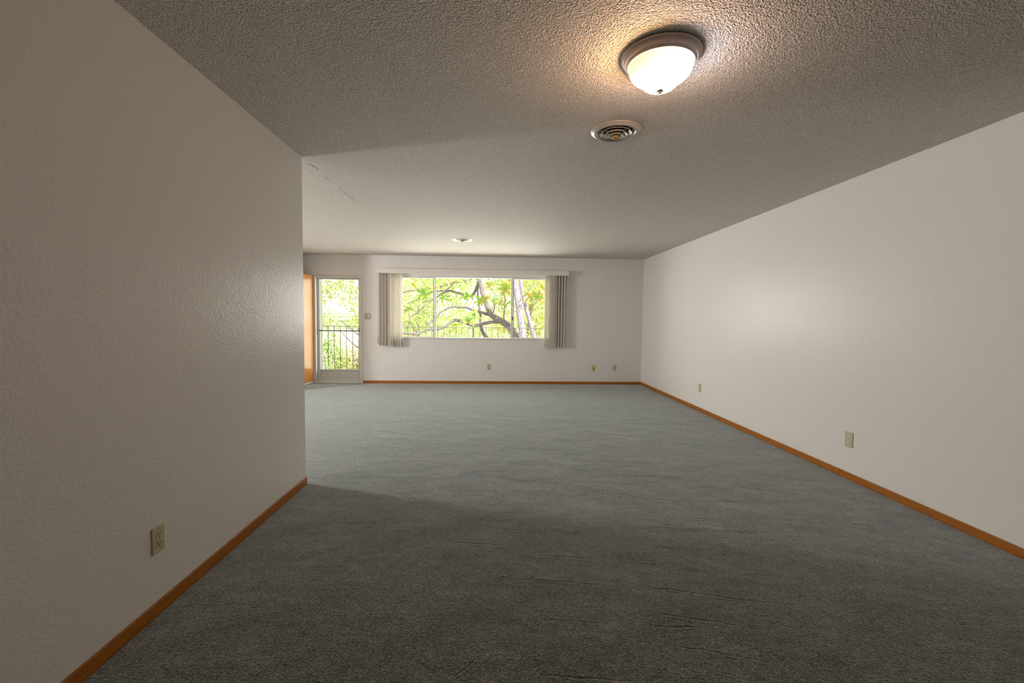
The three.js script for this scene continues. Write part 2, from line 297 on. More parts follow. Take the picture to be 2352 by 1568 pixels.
// ------------------------------------------------------------------ vertical blind
{ const zc = ZF + 0.078, o = thing('vertical_blind', 'cream vertical blind drawn open to both sides of the wide window', 'blind', [-0.39, 0, zc]);
  const X = (x) => x + 0.39, top = 2.094, bot = 0.726;
  part('valance', [rbox(X(-2.206), X(1.422), 2.093, 2.180, 0.046, 0.052, 0.002), rbox(X(-2.206), X(-2.200), 2.093, 2.180, -0.076, 0.048, 0.002), rbox(X(1.416), X(1.422), 2.093, 2.180, -0.076, 0.048, 0.002), box(X(-2.206), X(1.422), 2.176, 2.180, -0.076, 0.048)], M.valance, o);
  part('head_rail', rbox(X(-2.19), X(1.405), 2.108, 2.14, -0.02, 0.02, 0.004), M.alusill, o);
  // a vane in plan: from the wall edge to the room edge, slightly S shaped, its room edge curled over
  const prof = new THREE.CatmullRomCurve3([[0.013, -0.042], [0.010, -0.025], [0.003, -0.004], [-0.004, 0.018], [-0.0075, 0.033], [-0.0055, 0.0395], [0.002, 0.0415], [0.009, 0.042]].map(([x, z]) => new THREE.Vector3(x, 0, z))).getSpacedPoints(20);
  const vp = [], vi = [];
  prof.forEach((p, i) => { vp.push(p.x, bot, p.z, p.x, top + 0.02, p.z); if (i) { const k = i * 2; vi.push(k - 2, k, k - 1, k - 1, k, k + 1); } });
  const v = new THREE.BufferGeometry(); v.setAttribute('position', new THREE.Float32BufferAttribute(vp, 3)); v.setIndex(vi); v.computeVertexNormals();
  const put = (x, deg, lean = 0) => { const m = part('vane', v, M.vinyl, o, [X(x), 0, 0], [0, 0, 0]); m.rotation.set(0, THREE.MathUtils.degToRad(-deg), lean, 'ZYX'); if (lean) m.position.x += Math.sin(lean) * 2.1; return m; };
  // second number: how far the room edge is swung to the left of straight out, in degrees
  for (const [x, d] of [[-2.150, 24], [-2.090, 24], [-2.030, 24], [-1.990, 12], [-1.972, 8], [-1.955, 6], [-1.925, 22], [-1.900, 24]]) put(x, d);
  put(-1.872, 22, -0.02);
  for (const [x, d] of [[-1.845, 22], [-1.815, 20], [-1.785, 20], [-1.760, 16]]) put(x, d);
  for (let k = 0; k < 9; k++) put(0.962 + k * 0.0172, -7);
  for (const [x, d] of [[1.118, -4], [1.133, 0], [1.150, 4], [1.170, 10], [1.20, 18], [1.248, 24], [1.306, 26], [1.358, 26]]) put(x, d);
  part('wand', new THREE.CylinderGeometry(0.004, 0.004, 1.3, 8).translate(0, 1.42, 0), M.vinyl, o, [X(-2.172), 0, 0.034]);
  part('cord', [taper([[0, 2.1, 0], [0.001, 1.4, 0], [0, 0.86, 0.001]], 0.0022, 0.0022, { along: 8, rough: 0 }), taper([[0.026, 2.1, 0], [0.026, 1.4, 0], [0.022, 0.84, 0.001]], 0.0018, 0.0018, { along: 8, rough: 0 })], M.alu, o, [X(-2.195), 0, 0.034]);
  part('cord_weight', lathe([[0, 0.14], [0.006, 0.135], [0.012, 0.1], [0.011, 0.03], [0.014, 0], [0, 0]], 12), M.vinyl, o, [X(-2.187), 0.765, 0.034]);
}

// ------------------------------------------------------------------ doors
{ const o = struct('trim_1', 'white painted door casing and jambs', [0, 0, ZF]), [x0, x1, , y1] = DOOR, c = 0.03;
  part('jamb', rbox(x0 - 0.004, x0 + 0.022, 0, y1 - 0.022, -WT, 0.006, 0.003), M.white, o);
  part('jamb', rbox(x1 - 0.022, x1 + 0.004, 0, y1 - 0.022, -WT, 0.006, 0.003), M.white, o);
  part('head', rbox(x0 - 0.004, x1 + 0.004, y1 - 0.022, y1 + 0.004, -WT, 0.006, 0.003), M.white, o);
  part('casing', rbox(x1 + 0.002, x1 + c, 0, y1 + c, 0, 0.010, 0.003), M.white, o);
  part('casing', rbox(x0 - c, x1 + 0.002, y1 + 0.006, y1 + c, 0, 0.010, 0.003), M.white, o);
  part('outer_post', box(x0 - 0.02, x0 + 0.012, 0, y1 + 0.1, -0.36, -WT), M.stucco, o);
}
{ const o = struct('door_1', 'white aluminium screen door with a low solid kick panel', [-2.97, 0, ZF - 0.09]), x0 = -0.413, x1 = 0.413, y0 = 0.022, y1 = 2.008, st = 0.045, z0 = -0.016, z1 = 0.016;
  part('stile', rbox(x0, x0 + st, y0, y1, z0, z1, 0.005), M.doorwhite, o);
  part('stile', rbox(x1 - st, x1, y0, y1, z0, z1, 0.005), M.doorwhite, o);
  part('top_rail', rbox(x0 + st, x1 - st, y1 - 0.03, y1, z0, z1, 0.004), M.doorwhite, o);
  part('push_bar', rbox(x0 + 0.03, x1 - 0.03, 0.988, 1.01, 0.006, 0.036, 0.006), M.darkbar, o).userData.label = 'grey horizontal bar';
  const k = part('kick_panel', [rbox(x0 + st, x1 - st, 0.232, 0.252, z0, z1, 0.004), rbox(x0 + st, x1 - st, y0, 0.085, z0, z1, 0.004), box(x0 + st, x1 - st, 0.08, 0.24, -0.006, 0.004)], M.doorwhite, o);
  part('moulding', [rbox(x0 + st + 0.012, x1 - st - 0.012, 0.086, 0.096, 0, 0.010, 0.003), rbox(x0 + st + 0.012, x1 - st - 0.012, 0.216, 0.226, 0, 0.010, 0.003), rbox(x0 + st + 0.012, x0 + st + 0.022, 0.086, 0.226, 0, 0.010, 0.003), rbox(x1 - st - 0.022, x1 - st - 0.012, 0.086, 0.226, 0, 0.010, 0.003)], M.doorwhite, k);
  part('pane', box(x0 + st, x1 - st, 1.0, y1 - 0.03, -0.002, 0.002), M.glass, o);
  part('pane', box(x0 + st, x1 - st, 0.252, 1.0, -0.002, 0.002), M.glass, o);
  part('latch', [rbox(x1 - 0.04, x1 - 0.018, 0.975, 1.045, z1, 0.03, 0.004), rbox(x1 - 0.036, x1 - 0.022, 1.0, 1.02, 0.02, 0.06, 0.004)], M.iron, o);
  for (const y of [0.25, 1.03, 1.86]) part('hinge', rbox(x0 - 0.008, x0 + 0.01, y - 0.03, y + 0.03, 0.012, 0.022, 0.003), M.alu, o);
  const s = struct('trim_2', 'pale aluminium door threshold', [-2.97, 0, ZF - 0.08]);
  part('threshold', rbox(-0.43, 0.43, 0, 0.018, -0.12, 0.085, 0.004), M.alusill, s);
}
{ // the wooden entry door, standing open into the room on its left hinges
  const o = struct('door_2', 'varnished wooden entry door standing open', [-3.428, 0, ZF + 0.012], THREE.MathUtils.degToRad(-90 - 7.5));
  // local +x runs from the hinge to the free edge; local -z is the face towards the opening... the leaf is 44 mm thick
  part('leaf', rbox(0, 0.80, 0.03, 2.045, 0, 0.044, 0.003), M.leafwood, o);
  part('sweep', rbox(0.002, 0.798, 0.006, 0.034, -0.006, 0.05, 0.002), M.alusill, o).userData.label = 'pale metal strip';
  part('knob', lathe([[0.03, 0], [0.03, 0.006], [0.012, 0.01], [0.011, 0.035], [0.026, 0.045], [0.028, 0.06], [0.018, 0.072], [0, 0.074]], 24), M.knob, o, [0.735, 0.95, 0.0], [-Math.PI / 2, 0, 0]);
  part('knob', lathe([[0.03, 0], [0.03, 0.006], [0.012, 0.01], [0.011, 0.035], [0.026, 0.045], [0.028, 0.06], [0.018, 0.072], [0, 0.074]], 24), M.knob, o, [0.735, 0.95, 0.044], [Math.PI / 2, 0, 0]);
}

// ------------------------------------------------------------------ ceiling lamp
{ const o = thing('ceiling_lamp', 'lit frosted glass bowl lamp in a taupe metal ring on the ceiling', 'lamp', [0.724, H, -2.001]);
  part('ring', [lathe([[0.02, -0.003], [0.15, -0.001], [0.166, -0.002], [0.170, -0.005], [0.1705, -0.008], [0.170, -0.011], [0.1675, -0.0125]], 96), lathe([[0.1675, -0.0125], [0.166, -0.0125], [0.161, -0.0145], [0.157, -0.019], [0.1545, -0.0245], [0.154, -0.028]], 96)], M.nickel, o);
  part('inner_band', [lathe([[0.154, -0.0265], [0.1555, -0.028], [0.1558, -0.0305], [0.154, -0.0325], [0.151, -0.033]], 96), lathe([[0.151, -0.033], [0.1485, -0.034], [0.1455, -0.037], [0.144, -0.041], [0.142, -0.0435], [0.138, -0.0445], [0.134, -0.042], [0.133, -0.034]], 96)], M.nickel, o);
  const w = 256, h = 32, d = new Float32Array(w * h * 4);
  for (let y = 0; y < h; y++) for (let x = 0; x < w; x++) { // the two bulbs show through the glass: a warm one to the left, a whiter one to the right
    const a = (x + 0.5) / w * Math.PI * 2, sx = Math.sin(a), v = (y + 0.5) / h; // lathe: x = r sin(a); v = 0 at the rim
    const warm = Math.max(0, -sx), rim = Math.max(0, 1 - v * 2.3), k = warm * Math.pow(rim, 0.7);
    const core = 1.35 - 0.45 * rim * (0.2 + 0.8 * warm);
    d.set([core, core * (0.965 - 0.36 * k), core * (0.93 - 0.70 * k - 0.05 * rim), 1], (y * w + x) * 4);
  }
  const t = new THREE.DataTexture(d, w, h, THREE.RGBAFormat, THREE.FloatType); t.magFilter = THREE.LinearFilter; t.wrapS = THREE.RepeatWrapping; t.wrapT = THREE.ClampToEdgeWrapping; t.needsUpdate = true;
  const glow = std({ name: 'lamp_glass', color: lin(0.8, 0.78, 0.74), roughness: 0.35, emissive: lin(1, 1, 1), emissiveIntensity: 1, emissiveMap: t });
  part('glass_bowl', lathe([[0.134, -0.036], [0.137, -0.044], [0.1373, -0.051], [0.136, -0.062], [0.132, -0.074], [0.126, -0.085], [0.117, -0.0945], [0.106, -0.102], [0.095, -0.1075], [0.087, -0.1105], [0.0825, -0.113], [0.0805, -0.1165], [0.078, -0.123], [0.0725, -0.131], [0.063, -0.1385], [0.049, -0.1445], [0.030, -0.1483], [0.0, -0.1498]], 96), glow, o);
  part('finial', lathe([[0, -0.148], [0.0135, -0.1485], [0.0155, -0.151], [0.0135, -0.1545], [0.0065, -0.1565], [0.006, -0.158], [0.0075, -0.160], [0.0045, -0.1625], [0, -0.163]], 24), M.nickel, o);
  const bulb = (name, color, level, x) => { const l = new THREE.PointLight(color, level); l.name = name; l.position.set(x, -0.105, 0); l.castShadow = true; l.shadow.radius = 1.6; o.add(l); };
  bulb('warm_bulb', new THREE.Color(1, 0.56, 0.28), WARM, -0.06);
  bulb('cool_bulb', new THREE.Color(1, 0.88, 0.92), COOL, 0.07);
}

// ------------------------------------------------------------------ ceiling vents
{ const o = thing('ceiling_vent', 'large round ceiling vent near the lit lamp, with a brass coloured knob', 'vent', [0.743, H, -2.797], 0, 'round ceiling vents');
  part('flange', lathe([[0.1535, 0], [0.1535, -0.003], [0.150, -0.0055], [0.145, -0.006], [0.141, -0.010], [0.134, -0.016], [0.126, -0.018], [0.119, -0.016], [0.113, -0.010], [0.109, -0.002], [0.107, 0.004]], 72), M.vent, o);
  part('throat', lathe([[0.107, 0.003], [0.09, 0.0005], [0, 0.0005]], 48), M.duct, o, [0, -0.002, 0]);
  for (const [r, y] of [[0.097, -0.017], [0.070, -0.025], [0.045, -0.032]])
    part('louvre', lathe([[r - 0.024, y + 0.02], [r - 0.012, y + 0.013], [r - 0.004, y + 0.005], [r, y], [r - 0.002, y - 0.0008], [r - 0.006, y + 0.004], [r - 0.014, y + 0.012], [r - 0.025, y + 0.019]], 64), M.vent, o);
  for (let k = 0; k < 3; k++) part('spoke', rbox(0.02, 0.108, -0.010, -0.006, -0.003, 0.003, 0.001), M.vent, o, [0, 0, 0], [0, k * 2.0944 + 1.2, 0]);
  part('knob', lathe([[0, -0.002], [0.014, -0.002], [0.014, -0.034], [0.021, -0.037], [0.022, -0.043], [0.018, -0.047], [0, -0.048]], 32), M.knob, o).userData.label = 'brass coloured damper knob';
  const c = o.clone(); c.name = numbered('ceiling_vent'); c.position.set(-0.483, H, -6.79); c.scale.y = 0.6; c.remove(c.getObjectByName('knob')); scene.add(c);
  c.userData = { label: 'round ceiling vent farther off, towards the wide window', category: 'vent', group: 'round ceiling vents' };
}

// ------------------------------------------------------------------ outlets and switch plates (face +z, origin at the wall)
function plateShape(w, h) { // a cover plate with sloping rim
  const s = new THREE.Shape(), r = 0.004, a = w / 2 - 0.004, b = h / 2 - 0.004;
  s.moveTo(-a + r, -b); s.lineTo(a - r, -b); s.quadraticCurveTo(a, -b, a, -b + r); s.lineTo(a, b - r); s.quadraticCurveTo(a, b, a - r, b); s.lineTo(-a + r, b); s.quadraticCurveTo(-a, b, -a, b - r); s.lineTo(-a, -b + r); s.quadraticCurveTo(-a, -b, -a + r, -b);
  return new THREE.ExtrudeGeometry(s, { depth: 0.001, bevelEnabled: true, bevelThickness: 0.0045, bevelSize: 0.004, bevelSegments: 3, curveSegments: 4 }).translate(0, 0, 0.0005);
}
function socketShape() { const s = new THREE.Shape(), r = 0.0172, k = 0.0142; const a0 = Math.asin(k / r); s.absarc(0, 0, r, -a0, a0, false); s.absarc(0, 0, r, Math.PI - a0, Math.PI + a0, false); s.closePath(); return new THREE.ExtrudeGeometry(s, { depth: 0.0015, bevelEnabled: true, bevelThickness: 0.0006, bevelSize: 0.0006, bevelSegments: 1, curveSegments: 12 }); }
const socketGeo = socketShape(), screwGeo = lathe([[0, 0.0012], [0.0028, 0.0008], [0.0033, 0]], 14).rotateX(Math.PI / 2);
function makeOutlet(w, h, mat, face) {
  const o = new THREE.Group();
  part('cover_plate', plateShape(w, h), mat, o);
  for (const y of [0.0195, -0.0195]) {
    const s = part('receptacle', socketGeo, face, o, [0, y, 0.0052]);
    part('slot', new THREE.BoxGeometry(0.0032, 0.0098, 0.0008), M.slot, s, [-0.0064, 0.0045, 0.0021]);
    part('slot', new THREE.BoxGeometry(0.0032, 0.0082, 0.0008), M.slot, s, [0.0064, 0.0045, 0.0021]);
    part('ground_hole', new THREE.CylinderGeometry(0.0032, 0.0032, 0.0008, 12).rotateX(Math.PI / 2), M.slot, s, [0, -0.0075, 0.0021]);
  }
  part('screw', screwGeo, M.steel, o, [0, 0, 0.0056]);
  return o;
}
function placeOutlet(o, pos, turn, label) { o.name = numbered('wall_outlet'); o.position.set(...pos); o.rotation.y = turn; o.userData = { label, category: 'outlet', group: 'wall outlets' }; scene.add(o); }
const outletA = makeOutlet(0.072, 0.115, M.ivory, M.ivory), outletB = makeOutlet(0.080, 0.124, M.ivory, M.ivoryLight);
placeOutlet(outletA, [XL + 0.0002, 0.323, -1.909], Math.PI / 2, 'tan outlet low on the near left partition above its baseboard');
placeOutlet(outletB, [XR - 0.0002, 0.323, -3.467], -Math.PI / 2, 'ivory outlet on the right wall, the nearer one, above the baseboard joint');
placeOutlet(outletA.clone(), [XR - 0.0002, 0.327, -6.104], -Math.PI / 2, 'outlet on the right wall, the farther one, near the room corner');
placeOutlet(outletA.clone(), [-0.09, 0.327, ZF + 0.0002], 0, 'outlet on the end wall straight below the wide window');
placeOutlet(outletA.clone(), [2.362, 0.324, ZF + 0.0002], 0, 'outlet on the end wall next to the right corner');
{ const o = thing('jack_plate', 'yellowish cable jack plate on the end wall, left of the corner outlet', 'wall plate', [1.949, 0.314, ZF + 0.0002]);
  part('cover_plate', plateShape(0.072, 0.115), M.almond, o);
  part('jack', [new THREE.BoxGeometry(0.018, 0.018, 0.003)], M.slot, o, [0.008, -0.006, 0.0062]);
  for (const y of [0.042, -0.042]) part('screw', screwGeo, M.steel, o, [0, y, 0.0056]); }
{ const o = thing('switch_plate', 'square tan two gang switch plate between the screen door and the blind', 'switch', [-2.41, 1.283, ZF + 0.0002]);
  part('cover_plate', plateShape(0.116, 0.116), M.tan, o);
  const tog = part('toggle', rbox(-0.005, 0.005, -0.006, 0.010, 0, 0.014, 0.002), M.ivory, o, [-0.023, 0, 0.005], [-0.5, 0, 0]);
  const r = part('rocker', new RoundedBoxGeometry(0.034, 0.066, 0.006, 2, 0.002), M.ivoryLight, o, [0.023, 0.004, 0.0065], [-0.10, 0, 0]); r.userData.label = 'pale rocker switch';
  for (const [x, y] of [[-0.023, 0.03], [-0.023, -0.03], [0.023, 0.048], [0.023, -0.048]]) part('screw', screwGeo, M.steel, o, [x, y, 0.0056]); }

// ------------------------------------------------------------------ balcony
{ const o = struct('balcony_deck', 'pale balcony deck outside the window'); part('slab', box(XW - 1, XR + 0.6, -0.2, -0.02, -10.33, ZF - WT), M.concrete, o); }
{ const o = struct('roof', 'roof slab and eave above the balcony'); part('slab', box(XW - 1, XR + 0.6, H + 0.26, H + 0.42, -10.5, ZB + 0.6), M.stucco, o); }
{ const o = thing('balcony_railing', 'dark thin iron railing of upright bars along the balcony', 'railing', [0, -0.02, -10.2]);
  const x0 = -5.55, pitch = 0.1365;
  part('top_rail', rbox(x0, 3.0, 1.066, 1.078, -0.019, 0.019, 0.003), M.iron, o);
  part('bottom_rail', rbox(x0, 3.0, 0.09, 0.102, -0.012, 0.012, 0.003), M.iron, o);
  const bar = box(-0.0065, 0.0065, 0.102, 1.066, -0.0065, 0.0065), post = box(-0.016, 0.016, 0, 1.066, -0.016, 0.016);
  for (let k = 0; ; k++) { const x = -1.959 + (k - 26) * pitch; if (x > 2.95) break; part('baluster', bar, M.iron, o, [x, 0, 0]); }
  for (const x of [-5.45, -2.95 + 0.46, -0.479, 1.9]) part('post', post, M.iron, o, [x, 0, 0]);
}

// ------------------------------------------------------------------ trees and garden
function leafGeo(l, w, fold = 0.25, droop = 0.25) { // a blade along +x, two halves folded at the midrib
  const pos = [], idx = [], st = [[0, 0.06], [0.25, 0.72], [0.55, 1], [0.82, 0.6], [1, 0.02]];
  for (const [t, k] of st) { const y = -droop * l * t * t, e = (w / 2) * k; pos.push(t * l, y, 0, t * l, y + e * fold, e, t * l, y + e * fold, -e); }
  for (let i = 0; i < st.length - 1; i++) { const a = i * 3, b = a + 3; idx.push(a, a + 1, b, b, a + 1, b + 1, a, b, a + 2, b, b + 2, a + 2); }
  const g = new THREE.BufferGeometry(); g.setAttribute('position', new THREE.Float32BufferAttribute(pos, 3)); g.setIndex(idx); g.computeVertexNormals(); return g;
}
const smallLeaf = (() => { const g = new THREE.BufferGeometry(); g.setAttribute('position', new THREE.Float32BufferAttribute([0, 0, 0, 0.4, 0.06, 0.24, 1, -0.12, 0, 0.4, 0.06, -0.24], 3)); g.setIndex([0, 1, 2, 0, 2, 3]); g.computeVertexNormals(); return g; })();
const _m = new THREE.Matrix4(), _q = new THREE.Quaternion(), _e = new THREE.Euler(), _s = new THREE.Vector3(), _p = new THREE.Vector3();
function foliage(parent, seed, clumps, count, size, palette) { // clumps: [x, y, z, rx, ry, rz]
  const R = rng(seed), im = new THREE.InstancedMesh(smallLeaf, M.leaf, count), c = new THREE.Color(), vol = clumps.map((k) => k[3] * k[4] * k[5]), sum = vol.reduce((a, b) => a + b, 0);
  for (let i = 0; i < count; i++) {
    let u = R() * sum, k = 0; while (k < clumps.length - 1 && (u -= vol[k]) > 0) k++;
    const [x, y, z, rx, ry, rz] = clumps[k], t = R() * Math.PI * 2, f = R() * 2 - 1, q = Math.sqrt(1 - f * f), r = Math.pow(R(), 0.5);
    _p.set(x + rx * r * q * Math.cos(t), y + ry * r * f, z + rz * r * q * Math.sin(t));
    _q.setFromEuler(_e.set((R() - 0.5) * 2.2, R() * 6.28, (R() - 0.5) * 2.2)); const s = size * (0.6 + 0.8 * R()); _s.set(s, s, s);
    im.setMatrixAt(i, _m.compose(_p, _q, _s));
    const a = palette[Math.floor(R() * palette.length)], j = 0.8 + 0.4 * R(); im.setColorAt(i, c.setRGB(a[0] * j, a[1] * j, a[2] * j));
  }
  im.name = 'foliage'; im.userData.kind = 'stuff'; im.castShadow = im.receiveShadow = true; parent.add(im); return im;
}
const LIME = [[0.60, 0.70, 0.20], [0.70, 0.75, 0.28], [0.46, 0.64, 0.16], [0.80, 0.78, 0.34]], GREEN = [[0.36, 0.56, 0.12], [0.48, 0.64, 0.17], [0.28, 0.48, 0.11], [0.60, 0.70, 0.20]], GOLD = [[0.64, 0.60, 0.12], [0.70, 0.46, 0.10], [0.50, 0.56, 0.10], [0.36, 0.46, 0.08]];
const GY = -2.9;
const rel = (pts, o) => pts.map(([x, y, z]) => [x - o[0], y - o[1], z - o[2]]);
{ // the magnolia whose limbs cross the window
  const B = [2.3, GY, -13.2], o = thing('magnolia_tree', 'grey limbed magnolia with whorls of big leaves crossing the wide window', 'tree', B);
  const limb = (pts, r0, r1, seed, name = 'branch') => part(name, taper(rel(pts, B), r0, r1, { seed, round: 9, rough: 0.07 }), M.greyBark, o);
  limb([[2.3, GY, -13.2], [2.1, -1.6, -13.3], [1.6, -0.3, -13.5], [0.97, 0.47, -13.6], [0.74, 0.66, -13.69], [0.49, 0.99, -13.78], [0.29, 1.15, -13.87], [0.09, 1.25, -13.96], [-0.09, 1.37, -14.05]], 0.22, 0.088, 1, 'trunk');
  limb([[-0.05, 1.34, -14.04], [-0.09, 1.37, -14.05], [-0.18, 1.54, -14.15], [-0.28, 1.78, -14.24], [-0.38, 2.07, -14.33], [-0.44, 2.31, -14.42], [-0.49, 2.53, -14.51], [-0.54, 2.8, -14.6], [-0.6, 3.6, -14.8]], 0.085, 0.045, 2);
  limb([[0.36, 1.12, -13.9], [0.29, 1.15, -13.95], [-0.03, 1.15, -13.99], [-0.32, 1.1, -13.89], [-0.57, 1.04, -13.78], [-0.79, 1.09, -13.67], [-0.98, 1.16, -13.56], [-1.17, 1.2, -13.46], [-1.32, 1.11, -13.35], [-1.45, 1.01, -13.24], [-1.6, 0.95, -13.14], [-1.93, 0.92, -13.03], [-2.07, 0.86, -12.92], [-2.21, 0.79, -12.81], [-2.38, 0.81, -12.71], [-2.59, 0.84, -12.6], [-3.0, 0.86, -12.4]], 0.058, 0.028, 3);
  limb([[0.0, 1.32, -14.05], [-0.24, 1.4, -14.3], [-0.47, 1.47, -14.21], [-0.67, 1.52, -14.12], [-0.84, 1.59, -14.03], [-1.04, 1.6, -13.94], [-1.26, 1.61, -13.85], [-1.42, 1.56, -13.76], [-1.58, 1.46, -13.67], [-1.73, 1.32, -13.58], [-1.89, 1.15, -13.49], [-2.04, 0.98, -13.4]], 0.055, 0.019, 4);
  limb([[-0.5, 2.4, -14.5], [-0.75, 2.0, -14.9], [-1.04, 2.05, -15.2], [-1.28, 2.12, -15.09], [-1.52, 2.16, -14.98], [-1.9, 1.95, -14.87], [-2.1, 1.8, -14.76], [-2.29, 1.62, -14.64], [-2.45, 1.45, -14.53], [-2.64, 1.31, -14.42], [-2.7, 1.1, -14.31], [-2.77, 0.93, -14.2]], 0.05, 0.021, 5);
  limb([[-0.85, 3.1, -15.1], [-1.18, 2.68, -15.0], [-1.48, 2.27, -14.87], [-1.76, 2.05, -14.73], [-1.96, 1.87, -14.6]], 0.03, 0.026, 6);
  limb([[-0.58, 2.75, -14.7], [-0.91, 2.58, -15.6], [-1.17, 2.53, -15.6], [-1.42, 2.48, -15.6], [-1.68, 2.4, -15.6], [-2.06, 2.31, -15.6], [-2.38, 2.26, -15.6], [-2.76, 2.21, -15.6], [-3.17, 2.12, -15.6]], 0.05, 0.026, 7);
  limb([[-1.52, 2.16, -15.0], [-1.8, 2.16, -15.04], [-2.02, 2.14, -15.08], [-2.3, 2.03, -15.12], [-2.62, 1.84, -15.16], [-2.93, 1.73, -15.2]], 0.031, 0.013, 8);
  limb([[-2.12, 1.81, -14.8], [-2.37, 1.76, -14.8], [-2.45, 1.59, -14.7], [-2.52, 1.37, -14.6]], 0.025, 0.012, 9);
  limb([[-0.55, 2.7, -14.6], [-0.53, 1.96, -14.5], [-0.5, 1.75, -14.45], [-0.46, 1.48, -14.4], [-0.44, 1.25, -14.35], [-0.46, 1.07, -14.3]], 0.025, 0.042, 10);
  limb([[0.6, -1.0, -14.6], [0.1, 0.2, -14.75], [-0.12, 0.48, -14.8], [-0.27, 0.66, -14.8], [-0.38, 0.82, -14.8], [-0.44, 1.03, -14.8]], 0.13, 0.05, 11);
  limb([[0.31, 1.15, -14.0], [0.31, 1.2, -14.2], [0.32, 1.49, -14.2], [0.35, 1.81, -14.2], [0.28, 2.1, -14.2]], 0.038, 0.012, 12);
  limb([[0.33, 1.6, -14.2], [0.34, 1.64, -14.2], [0.43, 1.74, -14.05], [0.57, 1.83, -13.9]], 0.015, 0.009, 13);
  limb([[-0.05, 1.34, -14.1], [-0.06, 1.4, -14.3], [0.01, 1.61, -14.33], [-0.04, 1.81, -14.37], [-0.01, 2.02, -14.4]], 0.028, 0.009, 14);
  // whorls of big leaves
  const R = rng(90), blades = [leafGeo(0.21, 0.088, 0.3, 0.35), leafGeo(0.18, 0.08, 0.4, 0.15), leafGeo(0.23, 0.085, 0.25, 0.5)];
  const whorls = [[-0.76, 1.89, -13, 13, 0], [0.31, 2.14, -13, 14, 1], [-0.58, 1.35, -13, 13, 0], [-0.19, 1.84, -13.2, 12, 1], [-2.03, 1.95, -13.2, 12, 0], [-0.78, 1.19, -13.1, 10, 0], [-0.14, 2.24, -13.4, 11, 1], [1.02, 1.91, -12.7, 8, 1], [1.26, 1.89, -12.8, 9, 2], [-2.38, 2.21, -13.2, 12, 1], [0.42, 2.38, -13.1, 12, 1], [-0.36, 1.76, -13.1, 9, 2], [-2.46, 1.49, -13.0, 11, 0], [1.13, 1.64, -13.2, 9, 1], [1.36, 2.18, -13.0, 11, 1], [-0.01, 1.79, -13.2, 9, 0], [-1.5, 1.85, -13.6, 10, 0], [-1.1, 2.35, -13.6, 10, 1], [-1.75, 2.3, -13.5, 10, 2], [0.2, 1.75, -13.4, 9, 1]];
  const mats = [[M.leafGreen, M.leafGreen, M.leafLime], [M.leafLime, M.leafLime, M.leafGold], [M.leafGold, M.leafLime, M.leafGreen]];
  for (const [x, y, z, n, hue] of whorls) {
    const g = subgroup('leaf_cluster', o, [x - B[0], y - B[1], z - B[2]]); g.rotation.set((R() - 0.3) * 1.0 + 0.5, R() * 6.28, (R() - 0.5) * 0.9, 'YXZ');
    part('twig', taper([[0, 0.02, 0], [0.01, -0.1, 0.005], [-0.02, -0.26, 0.02]], 0.006, 0.009, { along: 4, round: 5, seed: n }), M.greyBark, g);
    for (let k = 0; k < n; k++) { const a = k * 2.399 + R() * 0.3, up = 0.75 - 1.0 * (k / n) + (R() - 0.5) * 0.2, m = part('leaf', blades[k % 3], mats[hue][Math.floor(R() * 3)], g); m.rotation.set((R() - 0.5) * 0.5, a, up, 'YZX'); m.scale.setScalar(1.0 + 0.35 * R()); }
  }
  const C = [[-2.2, 2.6, -14.6, 0.9, 0.5, 0.6], [-1.0, 2.7, -14.6, 0.8, 0.4, 0.6], [0.6, 2.5, -14.2, 0.7, 0.5, 0.5], [-2.4, 1.5, -14.8, 0.6, 0.5, 0.5], [0.35, 1.75, -14.6, 0.5, 0.4, 0.4], [-1.2, 1.75, -15, 0.6, 0.3, 0.4]].map(([x, y, z, ...r]) => [x - B[0], y - B[1], z - B[2], ...r]);
  foliage(o, 101, C, 1100, 0.13, LIME);
}
{ // pale twin trunks to the right
  const B = [0.95, GY, -13.0], o = thing('pale_tree', 'pale barked tree with twin leaning trunks at the right of the window', 'tree', B), limb = (pts, r0, r1, seed, name) => part(name, taper(rel(pts, B), r0, r1, { seed, round: 12, rough: 0.05 }), M.paleBark, o);
  limb([[0.86, GY, -12.9], [0.88, -1.0, -12.88], [0.85, 0.35, -12.9], [0.84, 0.7, -12.93], [0.81, 0.99, -12.97], [0.76, 1.32, -13.0], [0.70, 1.72, -13.03], [0.65, 2.04, -13.07], [0.58, 2.53, -13.1], [0.5, 3.4, -13.2]], 0.12, 0.085, 21, 'trunk');
  limb([[1.6, GY, -12.9], [1.42, -1.0, -12.9], [1.22, 0.35, -12.9], [1.17, 0.7, -12.93], [1.08, 1.08, -12.97], [0.97, 1.43, -13.0], [0.87, 1.8, -13.03], [0.80, 2.13, -13.07], [0.76, 2.53, -13.1], [0.75, 3.3, -13.3]], 0.095, 0.045, 22, 'trunk');
  limb([[0.86, 1.96, -12.95], [0.82, 1.95, -12.8], [0.67, 1.88, -12.65], [0.55, 1.83, -12.6]], 0.012, 0.006, 23, 'branch');
  limb([[0.85, 1.9, -13.0], [1.05, 2.15, -12.9], [1.25, 2.3, -12.9], [1.45, 2.6, -12.9]], 0.015, 0.006, 24, 'branch');
  limb([[1.0, 1.35, -13.0], [1.2, 1.75, -13.1], [1.3, 2.05, -13.1], [1.5, 2.3, -13.1]], 0.014, 0.005, 25, 'branch');
  foliage(o, 102, [[1.4, 1.9, -13.6, 0.5, 0.7, 0.5], [1.7, 1.2, -13.8, 0.5, 0.5, 0.5], [1.1, 2.7, -13.4, 0.9, 0.5, 0.6], [1.35, 0.9, -14.0, 0.4, 0.4, 0.4]].map(([x, y, z, ...r]) => [x - B[0], y - B[1], z - B[2], ...r]), 1150, 0.10, LIME.concat(GOLD));
}
